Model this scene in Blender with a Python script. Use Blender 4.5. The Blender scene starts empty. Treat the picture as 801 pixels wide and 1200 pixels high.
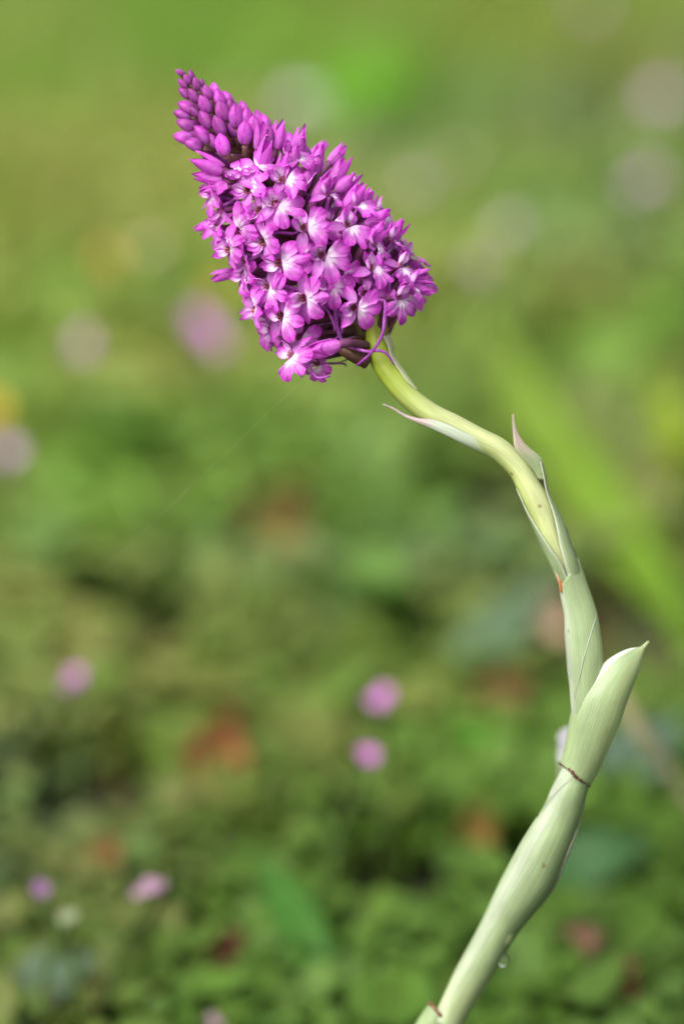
import bpy, math, random
import numpy as np
from mathutils import Vector, Matrix
sc = bpy.context.scene
rnd = random.Random(7)
rng = np.random.default_rng(11)
R = math.radians
MM = 0.001

# ------------------------------------------------------------------ camera
CAM_H, PITCH, DIST = 0.300, 20.0, 0.517        # metres, degrees, distance of the spike
K = 0.1001 / 801 / 0.517                       # tangent per photograph pixel
cam_d = bpy.data.cameras.new('camera')
cam = bpy.data.objects.new('camera', cam_d)
sc.collection.objects.link(cam)
sc.camera = cam
cam.location = (0, 0, CAM_H)
cam.rotation_euler = (R(90 - PITCH), 0, 0)
cam_d.sensor_fit = 'AUTO'
cam_d.sensor_width = 36
cam_d.lens = 36 / (1200 * K)
cam_d.clip_start = 0.02
cam_d.clip_end = 1000
cam_d.dof.use_dof = True
cam_d.dof.focus_distance = DIST - 0.007
cam_d.dof.aperture_fstop = cam_d.lens / 20.0   # 20 mm wide opening
cam_d.dof.aperture_blades = 0

# ------------------------------------------------------------------ light
SUN_EL, SUN_AZ = 52.0, -48.0                   # azimuth from the view direction, negative = left
w = bpy.data.worlds.new('World'); sc.world = w; w.use_nodes = True
nt = w.node_tree; nt.nodes.clear()
out = nt.nodes.new('ShaderNodeOutputWorld'); bg = nt.nodes.new('ShaderNodeBackground')
sky = nt.nodes.new('ShaderNodeTexSky'); sky.sky_type = 'NISHITA'; sky.sun_disc = False
sky.sun_elevation = R(SUN_EL); sky.sun_rotation = R(SUN_AZ + 180)
sky.air_density = 1.0; sky.dust_density = 5.0; sky.ozone_density = 1.0
hs = nt.nodes.new('ShaderNodeHueSaturation'); hs.inputs['Saturation'].default_value = 0.35
nt.links.new(sky.outputs[0], hs.inputs['Color']); nt.links.new(hs.outputs[0], bg.inputs[0])
bg.inputs[1].default_value = 0.12
nt.links.new(bg.outputs[0], out.inputs[0])
sun_d = bpy.data.lights.new('sun', 'SUN'); sun_d.energy = 1.5; sun_d.angle = R(24); sun_d.color = (1, 0.96, 0.9)
sun = bpy.data.objects.new('sun', sun_d); sc.collection.objects.link(sun)
az = R(SUN_AZ)
sdir = Vector((math.sin(az) * math.cos(R(SUN_EL)), -abs(math.cos(az)) * math.cos(R(SUN_EL)), math.sin(R(SUN_EL))))
sky.sun_rotation = math.atan2(sdir.x, sdir.y)
sun.rotation_euler = sdir.to_track_quat('Z', 'Y').to_euler()
sun.location = (0, 0, 3)
sc.view_settings.view_transform = 'Standard'; sc.view_settings.look = 'None'
sc.view_settings.gamma = 1; sc.view_settings.use_curve_mapping = False
sc.view_settings.exposure = 1.1
sc.render.engine = 'CYCLES'
sc.cycles.use_denoising = True
sc.cycles.max_bounces = 5; sc.cycles.transmission_bounces = 4; sc.cycles.diffuse_bounces = 3
sc.cycles.use_adaptive_sampling = True; sc.cycles.adaptive_threshold = 0.02
sc.cycles.sample_clamp_indirect = 4

# ------------------------------------------------------------------ helpers
p_ = R(PITCH)
RIGHT = Vector((1, 0, 0)); UP = Vector((0, math.sin(p_), math.cos(p_))); FWD = Vector((0, math.cos(p_), -math.sin(p_)))
TOCAM = -FWD
CAMP = Vector((0, 0, CAM_H))
def pix(px, py, dz=0.0):
    """photograph pixel -> world point, dz millimetres nearer than the spike's axis"""
    d = DIST - dz * MM
    return CAMP + d * (FWD + (px - 400.5) * K * RIGHT + (600 - py) * K * UP)
def on_ground(px, py, h=0.0):
    r = FWD + (px - 400.5) * K * RIGHT + (600 - py) * K * UP
    return CAMP + r * ((h - CAM_H) / r.z)
PXW = DIST * K                                 # metres per photograph pixel at the spike
def img_dir(deg):                              # image direction, 0 right, 90 down
    return RIGHT * math.cos(R(deg)) - UP * math.sin(R(deg))

def mesh_from(name, verts, faces, cols=None, uvs=None, mat=None, smooth=True):
    me = bpy.data.meshes.new(name)
    me.from_pydata([tuple(v) for v in verts], [], faces)
    if cols is not None:
        a = me.color_attributes.new('col', 'FLOAT_COLOR', 'POINT')
        a.data.foreach_set('color', np.c_[np.asarray(cols, dtype=np.float32)[:, :3], np.ones(len(cols), np.float32)].ravel())
    if uvs is not None:
        a = me.attributes.new('st', 'FLOAT_VECTOR', 'POINT')
        a.data.foreach_set('vector', np.asarray(uvs, dtype=np.float32).ravel())
    if smooth:
        me.polygons.foreach_set('use_smooth', [True] * len(me.polygons))
    if mat: me.materials.append(mat)
    me.update()
    return me
def big_mesh(name, V, F, C, mat):
    me = bpy.data.meshes.new(name)
    nv, nf = len(V), len(F)
    me.vertices.add(nv); me.vertices.foreach_set('co', V.astype(np.float32).ravel())
    me.loops.add(nf * 3); me.loops.foreach_set('vertex_index', F.astype(np.int32).ravel())
    me.polygons.add(nf); me.polygons.foreach_set('loop_start', np.arange(0, nf * 3, 3, dtype=np.int32))
    me.polygons.foreach_set('use_smooth', [True] * nf)
    me.update(calc_edges=True)
    a = me.color_attributes.new('col', 'FLOAT_COLOR', 'POINT')
    a.data.foreach_set('color', np.c_[C, np.ones(nv)].astype(np.float32).ravel())
    me.materials.append(mat)
    return me
def link(name, me, parent=None, mw=None):
    o = bpy.data.objects.new(name, me)
    sc.collection.objects.link(o)
    if mw is not None: o.matrix_basis = mw
    if parent: o.parent = parent
    return o
def empty(name, loc=(0, 0, 0)):
    o = bpy.data.objects.new(name, None); o.empty_display_size = 0.01
    sc.collection.objects.link(o); o.location = loc
    return o
def tag(o, label=None, cat=None, group=None, kind=None):
    if label: o['label'] = label
    if cat: o['category'] = cat
    if group: o['group'] = group
    if kind: o['kind'] = kind
    return o
def lerp(a, b, t): return a + (b - a) * t
def sstep(a, b, x):
    t = min(1, max(0, (x - a) / (b - a))); return t * t * (3 - 2 * t)
def mixc(a, b, t): return tuple(lerp(x, y, t) for x, y in zip(a, b))
def catmull(rows, n):
    rows = [np.array(r, dtype=float) for r in rows]
    pts = [2 * rows[0] - rows[1]] + rows + [2 * rows[-1] - rows[-2]]
    res = []
    for i in range(1, len(pts) - 2):
        for k in range(n):
            t = k / n
            a, b, c, d = pts[i - 1:i + 3]
            res.append(0.5 * (2 * b + (c - a) * t + (2 * a - 5 * b + 4 * c - d) * t * t + (3 * b - 3 * c + d - a) * t ** 3))
    res.append(rows[-1])
    return [[float(x) for x in r] for r in res]
def tube(path, radii, cols, n=8, cap=True):
    """plain round tube through Vectors -> verts, faces, cols"""
    V, F, C = [], [], []
    ref = Vector((0.3, 0.2, 0.9))
    for i, p in enumerate(path):
        t = (path[min(i + 1, len(path) - 1)] - path[max(i - 1, 0)]).normalized()
        if i == 0:
            u = t.cross(ref).normalized()
        else:
            u = (u - t * u.dot(t)).normalized()
        v = t.cross(u)
        for k in range(n):
            a = 2 * math.pi * k / n
            V.append(p + (u * math.cos(a) + v * math.sin(a)) * radii[i]); C.append(cols[i])
    for i in range(len(path) - 1):
        for k in range(n):
            F.append((i * n + k, i * n + (k + 1) % n, (i + 1) * n + (k + 1) % n, (i + 1) * n + k))
    if cap:
        F.append(tuple(range(n - 1, -1, -1))); b = (len(path) - 1) * n; F.append(tuple(range(b, b + n)))
    return V, F, C
def merge(parts):
    V, F, C = [], [], []
    for v, f, c in parts:
        o = len(V); V += list(v); C += list(c); F += [tuple(i + o for i in q) for q in f]
    return V, F, C

# a petal or leaf blade and a frame to stand it in
MAG = (0.66, 0.082, 0.62); DEEP = (0.42, 0.020, 0.39); PINK = (0.72, 0.20, 0.70); LILAC = (0.61, 0.24, 0.64); WHT = (0.88, 0.76, 0.89)
def blade(L, W, cup, curl, tipp=1.0, base=MAG, mid=PINK, edge=DEEP, nu=9, nv=6, seed=0, claw=0.35):
    """petal along +Y from the origin, upper side +Z; returns verts, faces, cols (mm)"""
    q = random.Random(seed); V, F, C = [], [], []
    tw = q.uniform(-0.25, 0.25)
    for i in range(nu + 1):
        t = i / nu
        wv = W / 2 * (math.sin(math.pi * min(1, (claw * 0.25 + t * (1 - claw * 0.25))) ** 0.85) ** 0.8 if t < 1 else 0.0)
        wv = max(wv, W * 0.02 if t == 1 else W * claw * 0.3 * (1 - t))
        if t > 0.6: wv *= lerp(1, 1 - 0.25 * tipp, (t - 0.6) / 0.4)
        ang = curl * t
        y = L * (math.sin(ang) / curl if abs(curl) > 1e-3 else t)
        z = L * ((1 - math.cos(ang)) / curl if abs(curl) > 1e-3 else 0)
        for k in range(nv + 1):
            s = -1 + 2 * k / nv
            zz = cup * W * (s * s) * (0.4 + 0.6 * math.sin(math.pi * min(1, t + .1)))
            x = s * wv
            ca, sa = math.cos(tw * t), math.sin(tw * t)
            V.append((x * ca - zz * sa, y - zz * math.sin(ang), z + zz * math.cos(ang) + x * sa))
            c = mixc(mid, base, sstep(0.25, 0.9, t))
            c = mixc(c, edge, 0.55 * sstep(0.55, 1.0, abs(s)) + 0.45 * sstep(0.78, 1, t))
            c = mixc(c, edge, 0.22 * (math.cos(s * 9.4) > 0.75))
            C.append(c)
    for i in range(nu):
        for k in range(nv):
            a = i * (nv + 1) + k
            F.append((a, a + 1, a + nv + 2, a + nv + 1))
    return V, F, C
def frame(y, z):
    y = Vector(y).normalized(); z = Vector(z); z = (z - y * z.dot(y)).normalized(); x = y.cross(z)
    return Matrix((x, y, z)).transposed().to_4x4()

# ------------------------------------------------------------------ materials
def new_mat(name):
    m = bpy.data.materials.new(name); m.use_nodes = True
    n = m.node_tree.nodes; n.clear()
    o = n.new('ShaderNodeOutputMaterial')
    return m, n, m.node_tree.links, o
def leafy(name, rough=0.5, trans=0.3, spec=0.4, sss=0.0, noise_scale=900, noise_amt=0.25, vary=0.15, tcol=(1.1, 1.05, 0.6), streak=None, sheen=0):
    """thin living tissue: colour from the 'col' attribute, mottled, partly letting light through"""
    m, n, l, o = new_mat(name)
    at = n.new('ShaderNodeAttribute'); at.attribute_name = 'col'
    nz = n.new('ShaderNodeTexNoise'); nz.inputs['Scale'].default_value = noise_scale; nz.inputs['Detail'].default_value = 4
    if streak:
        at2 = n.new('ShaderNodeAttribute'); at2.attribute_name = 'st'
        mp = n.new('ShaderNodeMapping'); mp.inputs['Scale'].default_value = streak
        l.new(at2.outputs['Vector'], mp.inputs[0]); l.new(mp.outputs[0], nz.inputs['Vector']); nz.inputs['Scale'].default_value = 1
    else:
        tc = n.new('ShaderNodeTexCoord'); l.new(tc.outputs['Object'], nz.inputs['Vector'])
    oi = n.new('ShaderNodeObjectInfo')
    mr = n.new('ShaderNodeMapRange'); l.new(nz.outputs['Fac'], mr.inputs[0])
    mr.inputs[1].default_value = 0.3; mr.inputs[2].default_value = 0.7
    mr.inputs[3].default_value = 1 - noise_amt; mr.inputs[4].default_value = 1 + noise_amt
    mo = n.new('ShaderNodeMapRange'); l.new(oi.outputs['Random'], mo.inputs[0])
    mo.inputs[3].default_value = 1 - vary; mo.inputs[4].default_value = 1 + vary
    mu = n.new('ShaderNodeMath'); mu.operation = 'MULTIPLY'; l.new(mr.outputs[0], mu.inputs[0]); l.new(mo.outputs[0], mu.inputs[1])
    if streak:                                  # fine lengthwise veins and slow patchiness
        wv = n.new('ShaderNodeTexWave'); wv.wave_type = 'BANDS'; wv.bands_direction = 'X'; wv.inputs['Scale'].default_value = 15.0
        wv.inputs['Distortion'].default_value = 2.2; wv.inputs['Detail'].default_value = 3; wv.inputs['Detail Scale'].default_value = 0.8
        l.new(at2.outputs['Vector'], wv.inputs['Vector'])
        m4 = n.new('ShaderNodeMapRange'); l.new(wv.outputs['Fac'], m4.inputs[0]); m4.inputs[1].default_value = 0.0; m4.inputs[2].default_value = 0.4; m4.inputs[3].default_value = 0.86; m4.inputs[4].default_value = 1.03
        n5 = n.new('ShaderNodeTexNoise'); n5.inputs['Scale'].default_value = 1; n5.inputs['Detail'].default_value = 3
        mp5 = n.new('ShaderNodeMapping'); mp5.inputs['Scale'].default_value = (5, 1.1, 1); l.new(at2.outputs['Vector'], mp5.inputs[0]); l.new(mp5.outputs[0], n5.inputs['Vector'])
        m5 = n.new('ShaderNodeMapRange'); l.new(n5.outputs['Fac'], m5.inputs[0]); m5.inputs[1].default_value = 0.3; m5.inputs[2].default_value = 0.7; m5.inputs[3].default_value = 0.78; m5.inputs[4].default_value = 1.2
        ma = n.new('ShaderNodeMath'); ma.operation = 'MULTIPLY'; l.new(m4.outputs[0], ma.inputs[0]); l.new(m5.outputs[0], ma.inputs[1])
        mb = n.new('ShaderNodeMath'); mb.operation = 'MULTIPLY'; l.new(ma.outputs[0], mb.inputs[0]); l.new(mu.outputs[0], mb.inputs[1]); mu = mb
    vm = n.new('ShaderNodeVectorMath'); vm.operation = 'SCALE'; l.new(at.outputs['Color'], vm.inputs[0]); l.new(mu.outputs[0], vm.inputs['Scale'])
    pb = n.new('ShaderNodeBsdfPrincipled')
    if streak:                                  # scattered brown flecks on the sheaths
        n3 = n.new('ShaderNodeTexNoise'); n3.inputs['Scale'].default_value = 420; n3.inputs['Detail'].default_value = 1
        tc3 = n.new('ShaderNodeTexCoord'); l.new(tc3.outputs['Object'], n3.inputs['Vector'])
        m3 = n.new('ShaderNodeMapRange'); l.new(n3.outputs['Fac'], m3.inputs[0]); m3.inputs[1].default_value = 0.735; m3.inputs[2].default_value = 0.78; m3.inputs[4].default_value = 0.7
        mxc = n.new('ShaderNodeMix'); mxc.data_type = 'RGBA'; l.new(m3.outputs[0], mxc.inputs[0]); l.new(vm.outputs[0], mxc.inputs[6]); mxc.inputs[7].default_value = (0.16, 0.10, 0.03, 1)
        vm = mxc; vm_out = mxc.outputs[2]
    else: vm_out = vm.outputs[0]
    l.new(vm_out, pb.inputs['Base Color'])
    pb.inputs['Roughness'].default_value = rough
    pb.inputs['Specular IOR Level'].default_value = spec
    if sss:
        pb.inputs['Subsurface Weight'].default_value = sss
        pb.inputs['Subsurface Radius'].default_value = (1, 0.6, 0.6)
        pb.inputs['Subsurface Scale'].default_value = 0.0012
    bp = n.new('ShaderNodeBump'); bp.inputs['Strength'].default_value = 0.25; bp.inputs['Distance'].default_value = 0.0002
    l.new(nz.outputs['Fac'], bp.inputs['Height']); l.new(bp.outputs[0], pb.inputs['Normal'])
    last = pb
    if trans:
        tb = n.new('ShaderNodeBsdfTranslucent')
        v2 = n.new('ShaderNodeVectorMath'); v2.operation = 'MULTIPLY'; l.new(vm_out, v2.inputs[0]); v2.inputs[1].default_value = tcol
        l.new(v2.outputs[0], tb.inputs[0])
        mx = n.new('ShaderNodeMixShader'); mx.inputs[0].default_value = trans
        l.new(pb.outputs[0], mx.inputs[1]); l.new(tb.outputs[0], mx.inputs[2]); last = mx
    l.new(last.outputs[0], o.inputs[0])
    return m
M_PETAL = leafy('petal', rough=0.46, trans=0.42, spec=0.45, noise_scale=1400, noise_amt=0.22, vary=0.2, tcol=(1.15, 0.9, 1.15))
M_STEM = leafy('stem_skin', rough=0.42, trans=0.12, spec=0.45, streak=(48, 0.5, 1), noise_amt=0.12, vary=0.0, tcol=(1.1, 1.1, 0.8), sss=0.25)
M_GRASS = leafy('grass_blade', rough=0.6, trans=0.45, spec=0.15, noise_scale=120, noise_amt=0.2, vary=0.0, tcol=(1.25, 1.2, 0.55))
M_LEAF = leafy('broad_leaf', rough=0.55, trans=0.35, spec=0.18, noise_scale=250, noise_amt=0.2, vary=0.08, tcol=(1.2, 1.15, 0.55))
M_DRY = leafy('dry_leaf', rough=0.8, trans=0.15, spec=0.2, noise_scale=300, noise_amt=0.4, vary=0.1, tcol=(1, 0.8, 0.6))

m, n, l, o = new_mat('water'); M_WATER = m
pb = n.new('ShaderNodeBsdfPrincipled'); pb.inputs['Base Color'].default_value = (1, 1, 1, 1)
pb.inputs['Roughness'].default_value = 0.0; pb.inputs['IOR'].default_value = 1.33; pb.inputs['Transmission Weight'].default_value = 1
l.new(pb.outputs[0], o.inputs[0])

m, n, l, o = new_mat('soil_and_moss'); M_SOIL = m
tc = n.new('ShaderNodeTexCoord')
n1 = n.new('ShaderNodeTexNoise'); n1.inputs['Scale'].default_value = 14; n1.inputs['Detail'].default_value = 8
n2 = n.new('ShaderNodeTexNoise'); n2.inputs['Scale'].default_value = 160; n2.inputs['Detail'].default_value = 6
for q in (n1, n2): l.new(tc.outputs['Object'], q.inputs['Vector'])
cr = n.new('ShaderNodeValToRGB'); l.new(n1.outputs['Fac'], cr.inputs[0])
cr.color_ramp.elements[0].position = 0.35; cr.color_ramp.elements[0].color = (0.020, 0.028, 0.008, 1)
cr.color_ramp.elements[1].position = 0.7; cr.color_ramp.elements[1].color = (0.042, 0.030, 0.015, 1)
mr = n.new('ShaderNodeMapRange'); mr.inputs[3].default_value = 0.5; mr.inputs[4].default_value = 1.5; l.new(n2.outputs['Fac'], mr.inputs[0])
vm = n.new('ShaderNodeVectorMath'); vm.operation = 'SCALE'; l.new(cr.outputs[0], vm.inputs[0]); l.new(mr.outputs[0], vm.inputs['Scale'])
pb = n.new('ShaderNodeBsdfPrincipled'); pb.inputs['Roughness'].default_value = 0.95; l.new(vm.outputs[0], pb.inputs['Base Color'])
bp = n.new('ShaderNodeBump'); bp.inputs['Distance'].default_value = 0.004; l.new(n2.outputs['Fac'], bp.inputs['Height']); l.new(bp.outputs[0], pb.inputs['Normal'])
l.new(pb.outputs[0], o.inputs[0])

# ------------------------------------------------------------------ ground: one sheet to the horizon
def bump_h(x, y):
    f = math.exp(-(x * x + (y - 1) ** 2) / 30)
    return f * (0.010 * math.sin(9.1 * x + 1.3) * math.cos(7.3 * y) + 0.006 * math.sin(23 * x + 5 * y))
ax = sorted(set([-400, -100, -30, -10, -5] + [round(-3 + 0.1 * i, 3) for i in range(61)] + [5, 10, 30, 100, 400]))
ay = sorted(set([-400, -100, -30, -10, -3] + [round(-1 + 0.1 * i, 3) for i in range(61)] + [8, 15, 40, 120, 400]))
gv = [(x, y, bump_h(x, y) - 0.004) for y in ay for x in ax]
gf = [(j * len(ax) + i, j * len(ax) + i + 1, (j + 1) * len(ax) + i + 1, (j + 1) * len(ax) + i) for j in range(len(ay) - 1) for i in range(len(ax) - 1)]
tag(link('ground', mesh_from('ground', gv, gf, mat=M_SOIL)), 'mossy brown soil under the meadow plants', kind='structure')

# ------------------------------------------------------------------ the meadow mass: grass and low leaves
def vnoise(x, y, cell, seed):
    g = np.random.default_rng(seed).random((256, 256))
    fx, fy = x / cell + 50, y / cell + 50
    ix, iy = np.floor(fx).astype(int), np.floor(fy).astype(int)
    tx, ty = fx - ix, fy - iy
    tx, ty = tx * tx * (3 - 2 * tx), ty * ty * (3 - 2 * ty)
    G = lambda a, b: g[a % 256, b % 256]
    return (G(ix, iy) * (1 - tx) + G(ix + 1, iy) * tx) * (1 - ty) + (G(ix, iy + 1) * (1 - tx) + G(ix + 1, iy + 1) * tx) * ty
PAL = np.array([[0.240, 0.255, 0.064],    # olive yellow green
                [0.130, 0.255, 0.032],    # fresh green
                [0.092, 0.185, 0.090],    # blue green
                [0.310, 0.280, 0.160],    # straw
                [0.175, 0.095, 0.048]])   # brown
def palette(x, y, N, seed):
    # patches of one kind run into the next; fresher greens on the near side, more olive and straw farther off
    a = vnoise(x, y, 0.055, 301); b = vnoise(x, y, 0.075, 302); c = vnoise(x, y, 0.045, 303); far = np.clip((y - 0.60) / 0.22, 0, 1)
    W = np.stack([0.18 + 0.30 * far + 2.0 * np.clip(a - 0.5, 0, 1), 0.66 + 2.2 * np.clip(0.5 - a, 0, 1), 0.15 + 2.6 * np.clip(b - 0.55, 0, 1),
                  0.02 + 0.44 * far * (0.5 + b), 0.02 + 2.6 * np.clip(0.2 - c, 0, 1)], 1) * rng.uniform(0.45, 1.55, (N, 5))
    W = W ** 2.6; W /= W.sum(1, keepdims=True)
    tone = 0.56 + 0.66 * far  # brightness scaled into the colour, darker near and lighter farther off
    tone *= 0.80 + 0.40 * vnoise(x, y, 0.09, 304)
    return (W @ PAL) * tone[:, None] * rng.uniform(0.85, 1.15, (N, 1)) * rng.uniform(0.95, 1.05, (N, 3))
HOLLOWS = [(on_ground(a, b), r) for a, b, r in ((560, 645, .022), (625, 1060, .014), (110, 970, .016), (715, 790, .026), (180, 790, .014), (470, 1060, .014), (300, 700, .012))]
def open_spot(x, y):
    k = np.ones(len(x), bool)
    for c, r in HOLLOWS: k &= np.hypot(x - c.x, (y - c.y) * 0.75) > r * (0.7 + 0.6 * vnoise(x, y, 0.006, 77))
    return k
def scatter(N, x0, x1, y0, y1):
    return rng.uniform(x0, x1, N), rng.uniform(y0, y1, N)
def grass(N, area, hmin, hmax, wmin, wmax, seed):
    x, y = scatter(N, *area)
    keep = vnoise(x, y, 0.05, seed + 9) > 0.12
    keep &= (np.hypot(x - 0.015, y - 0.44) > 0.02) & open_spot(x, y)
    x, y = x[keep], y[keep]; N = len(x)
    h = rng.uniform(hmin, hmax, N) * np.clip(0.3 + (y - 0.56) * 1.6, 0.3, 1.0); wd = rng.uniform(wmin, wmax, N)
    # nothing may stand up in front of the orchid
    h = np.where(y < 0.56, np.minimum(h, np.clip(CAM_H - y * 0.545 - 0.008, 0.009, 0.03)), h)
    th = rng.uniform(0, 2 * np.pi, N); lean = rng.uniform(0.15, 1.0, N)
    d = np.stack([np.cos(th), np.sin(th)], 1); s = np.stack([-d[:, 1], d[:, 0]], 1)
    V = np.zeros((N, 7, 3))
    for k, t in enumerate((0, 0.38, 0.72, 1.0)):
        cx = x + d[:, 0] * h * lean * t * t; cy = y + d[:, 1] * h * lean * t * t
        cz = h * (t - 0.35 * lean * t * t) - 0.004
        ww = wd * (1, 0.95, 0.7, 0)[k] / 2
        if k < 3:
            V[:, 2 * k] = np.stack([cx - s[:, 0] * ww, cy - s[:, 1] * ww, cz], 1)
            V[:, 2 * k + 1] = np.stack([cx + s[:, 0] * ww, cy + s[:, 1] * ww, cz], 1)
        else:
            V[:, 6] = np.stack([cx, cy, cz], 1)
    T = np.array([[0, 1, 3], [0, 3, 2], [2, 3, 5], [2, 5, 4], [4, 5, 6]])
    F = (np.arange(N)[:, None, None] * 7 + T[None]).reshape(-1, 3)
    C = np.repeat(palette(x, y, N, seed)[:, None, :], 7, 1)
    return V.reshape(-1, 3), F, C.reshape(-1, 3)
def low_leaves(N, area, rmin, rmax, zmax, seed, aspect=(0.55, 1.0)):
    x, y = scatter(N, *area)
    keep = (vnoise(x, y, 0.045, seed + 9) > 0.1) & open_spot(x, y)
    x, y = x[keep], y[keep]; N = len(x)
    r = rng.uniform(rmin, rmax, N)
    zz = zmax * np.clip(0.42 + (y - 0.56) * 1.6, 0.4, 1.0)
    z = rng.uniform(0.1, 1, N) ** 0.8 * zz * (0.7 + 0.5 * vnoise(x, y, 0.06, seed + 3))
    nrm = np.stack([rng.normal(0, 0.38, N), rng.normal(-0.2, 0.38, N), np.ones(N)], 1); nrm /= np.linalg.norm(nrm, axis=1)[:, None]
    a = np.cross(nrm, rng.normal(size=(N, 3))); a /= np.linalg.norm(a, axis=1)[:, None]; b = np.cross(nrm, a)
    asp = rng.uniform(*aspect, N)
    V = np.zeros((N, 8, 3)); cpt = np.stack([x, y, z], 1)
    V[:, 7] = cpt - nrm * (r * 0.25)[:, None]
    for k in range(7):
        t = 2 * np.pi * k / 7; rr = r * (1.12 if k == 0 else 0.75 if k in (3, 4) else 1)
        V[:, k] = cpt + a * (rr * np.cos(t))[:, None] + b * (rr * asp * np.sin(t))[:, None]
    T = np.array([[7, k, (k + 1) % 7] for k in range(7)])
    F = (np.arange(N)[:, None, None] * 8 + T[None]).reshape(-1, 3)
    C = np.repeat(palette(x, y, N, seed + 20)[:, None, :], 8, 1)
    return V.reshape(-1, 3), F, C.reshape(-1, 3)
def cat3(sets):
    V, F, C, o = [], [], [], 0
    for v, f, c in sets:
        V.append(v); F.append(f + o); C.append(c); o += len(v)
    return np.concatenate(V), np.concatenate(F), np.concatenate(C)
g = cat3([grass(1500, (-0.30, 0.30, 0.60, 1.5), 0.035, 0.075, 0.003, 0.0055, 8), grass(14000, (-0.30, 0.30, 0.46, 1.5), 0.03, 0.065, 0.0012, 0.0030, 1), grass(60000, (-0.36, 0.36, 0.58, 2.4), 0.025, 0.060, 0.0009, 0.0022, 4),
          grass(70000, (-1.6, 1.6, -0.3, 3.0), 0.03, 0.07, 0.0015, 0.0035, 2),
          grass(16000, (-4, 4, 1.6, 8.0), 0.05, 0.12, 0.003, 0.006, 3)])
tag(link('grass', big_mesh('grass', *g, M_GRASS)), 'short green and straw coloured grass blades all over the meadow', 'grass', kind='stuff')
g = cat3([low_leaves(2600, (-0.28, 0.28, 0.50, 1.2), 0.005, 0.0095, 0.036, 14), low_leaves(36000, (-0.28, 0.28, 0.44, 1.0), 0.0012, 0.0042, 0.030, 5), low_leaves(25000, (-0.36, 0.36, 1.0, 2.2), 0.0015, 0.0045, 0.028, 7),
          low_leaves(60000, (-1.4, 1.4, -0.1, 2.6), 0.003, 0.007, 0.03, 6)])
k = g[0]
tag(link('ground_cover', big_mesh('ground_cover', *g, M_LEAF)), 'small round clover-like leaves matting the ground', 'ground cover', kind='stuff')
# ------------------------------------------------------------------ single plants and litter behind the orchid
def ribbon(path, width, col, tipcol=None, fold=0.18, n=5, prof_=None, face=None):
    """leaf blade through world points, folded along its midrib"""
    rs = [Vector(p) for p in catmull([tuple(p) for p in path], n)]
    V, F, C = [], [], []
    m_ = len(rs) - 1
    for i, p in enumerate(rs):
        t = i / m_
        tg = (rs[min(i + 1, m_)] - rs[max(i - 1, 0)]).normalized()
        nr = (face or Vector((0, -0.55, 1))); nr = (nr - tg * nr.dot(tg)).normalized()
        sd = tg.cross(nr)
        wv = width / 2 * (prof_(t) if prof_ else (0.35 + 0.65 * sstep(0, .35, t)) * (1 - sstep(0.55, 1.02, t)) ** 0.8)
        for k in (-1, -0.5, 0, 0.5, 1):
            V.append(p + sd * wv * k + nr * (abs(k) * wv * fold * 2 + 0.0004 * math.sin(i * 2.1 + k * 3)))
            c = mixc(col, tipcol or col, t)
            C.append(mixc(c, tuple(x * 1.25 for x in c), 0.6 if k == 0 else 0))
    for i in range(m_):
        for k in range(4): F.append((i * 5 + k, i * 5 + k + 1, (i + 1) * 5 + k + 1, (i + 1) * 5 + k))
    return V, F, C
def rooted(name, pts, label, cat, group=None):
    e = empty(name, pts[0]); e.location.z = 0
    tag(e, label, cat, group)
    return e, Matrix.Translation(e.location).inverted()
def leaf_plant(name, pts, width, col, label, cat='leaf', tipcol=None, mat=None, prof_=None):
    path = [on_ground(a, b, h) for a, b, h in pts]
    e, inv = rooted(name, path, label, cat)
    V, F, C = ribbon(path, width * MM, col, tipcol, prof_=prof_)
    o_ = link('blade', mesh_from('blade', [inv @ v for v in V], F, C, mat=mat or M_LEAF), e)
    md = o_.modifiers.new('thickness', 'SOLIDIFY'); md.thickness = 0.0003
    rs = [Vector(p) for p in catmull([tuple(p) for p in path], 5)]
    rs = [rs[0] - Vector((0, 0, 0.006))] + rs
    v, f, c = tube([inv @ p - Vector((0, 0, 0.0004)) for p in rs], [lerp(0.0011, 0.0003, i / len(rs)) * width / 12 for i in range(len(rs))], [tuple(x * 1.15 for x in col)] * len(rs), 6)
    link('midrib', mesh_from('midrib', v, f, c, mat=mat or M_LEAF), e)
    return e
LIME = (0.135, 0.26, 0.014)
leaf_plant('strap_leaf', [(830, 775, 0), (712, 612, .020), (622, 480, .030), (538, 315, .036)], 15, LIME, 'long lime green strap leaf rising diagonally behind the orchid stem', tipcol=(0.18, 0.26, 0.035))
leaf_plant('strap_leaf', [(845, 650, 0), (802, 545, .036), (760, 430, .055)], 11, (0.22, 0.30, 0.02), 'shorter yellow green blade at the picture edge, right of the strap leaf')
leaf_plant('broad_leaf', [(455, 215, 0), (432, 125, .040), (424, 50, .045)], 34, (0.11, 0.30, 0.006), 'bright green broad leaf above the flower spike')
leaf_plant('broad_leaf', [(425, 790, 0), (390, 740, .012), (325, 690, .016)], 18, (0.05, 0.13, 0.055), 'blue green leaf lying left of the mid stem')
leaf_plant('broad_leaf', [(515, 840, 0), (545, 790, .014), (600, 722, .02), (655, 660, .018)], 12, (0.12, 0.19, 0.10), 'pale grey green leaf slanting up to the stem at its middle')
leaf_plant('broad_leaf', [(700, 965, 0), (740, 895, .014), (810, 835, .018)], 13, (0.10, 0.16, 0.11), 'pale teal leaf right of the hooked sheath')
leaf_plant('broad_leaf', [(630, 1070, 0), (690, 1012, .012), (770, 985, .014)], 12, (0.05, 0.12, 0.04), 'mid green leaf right of the lower stem, below the teal leaf')
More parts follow.
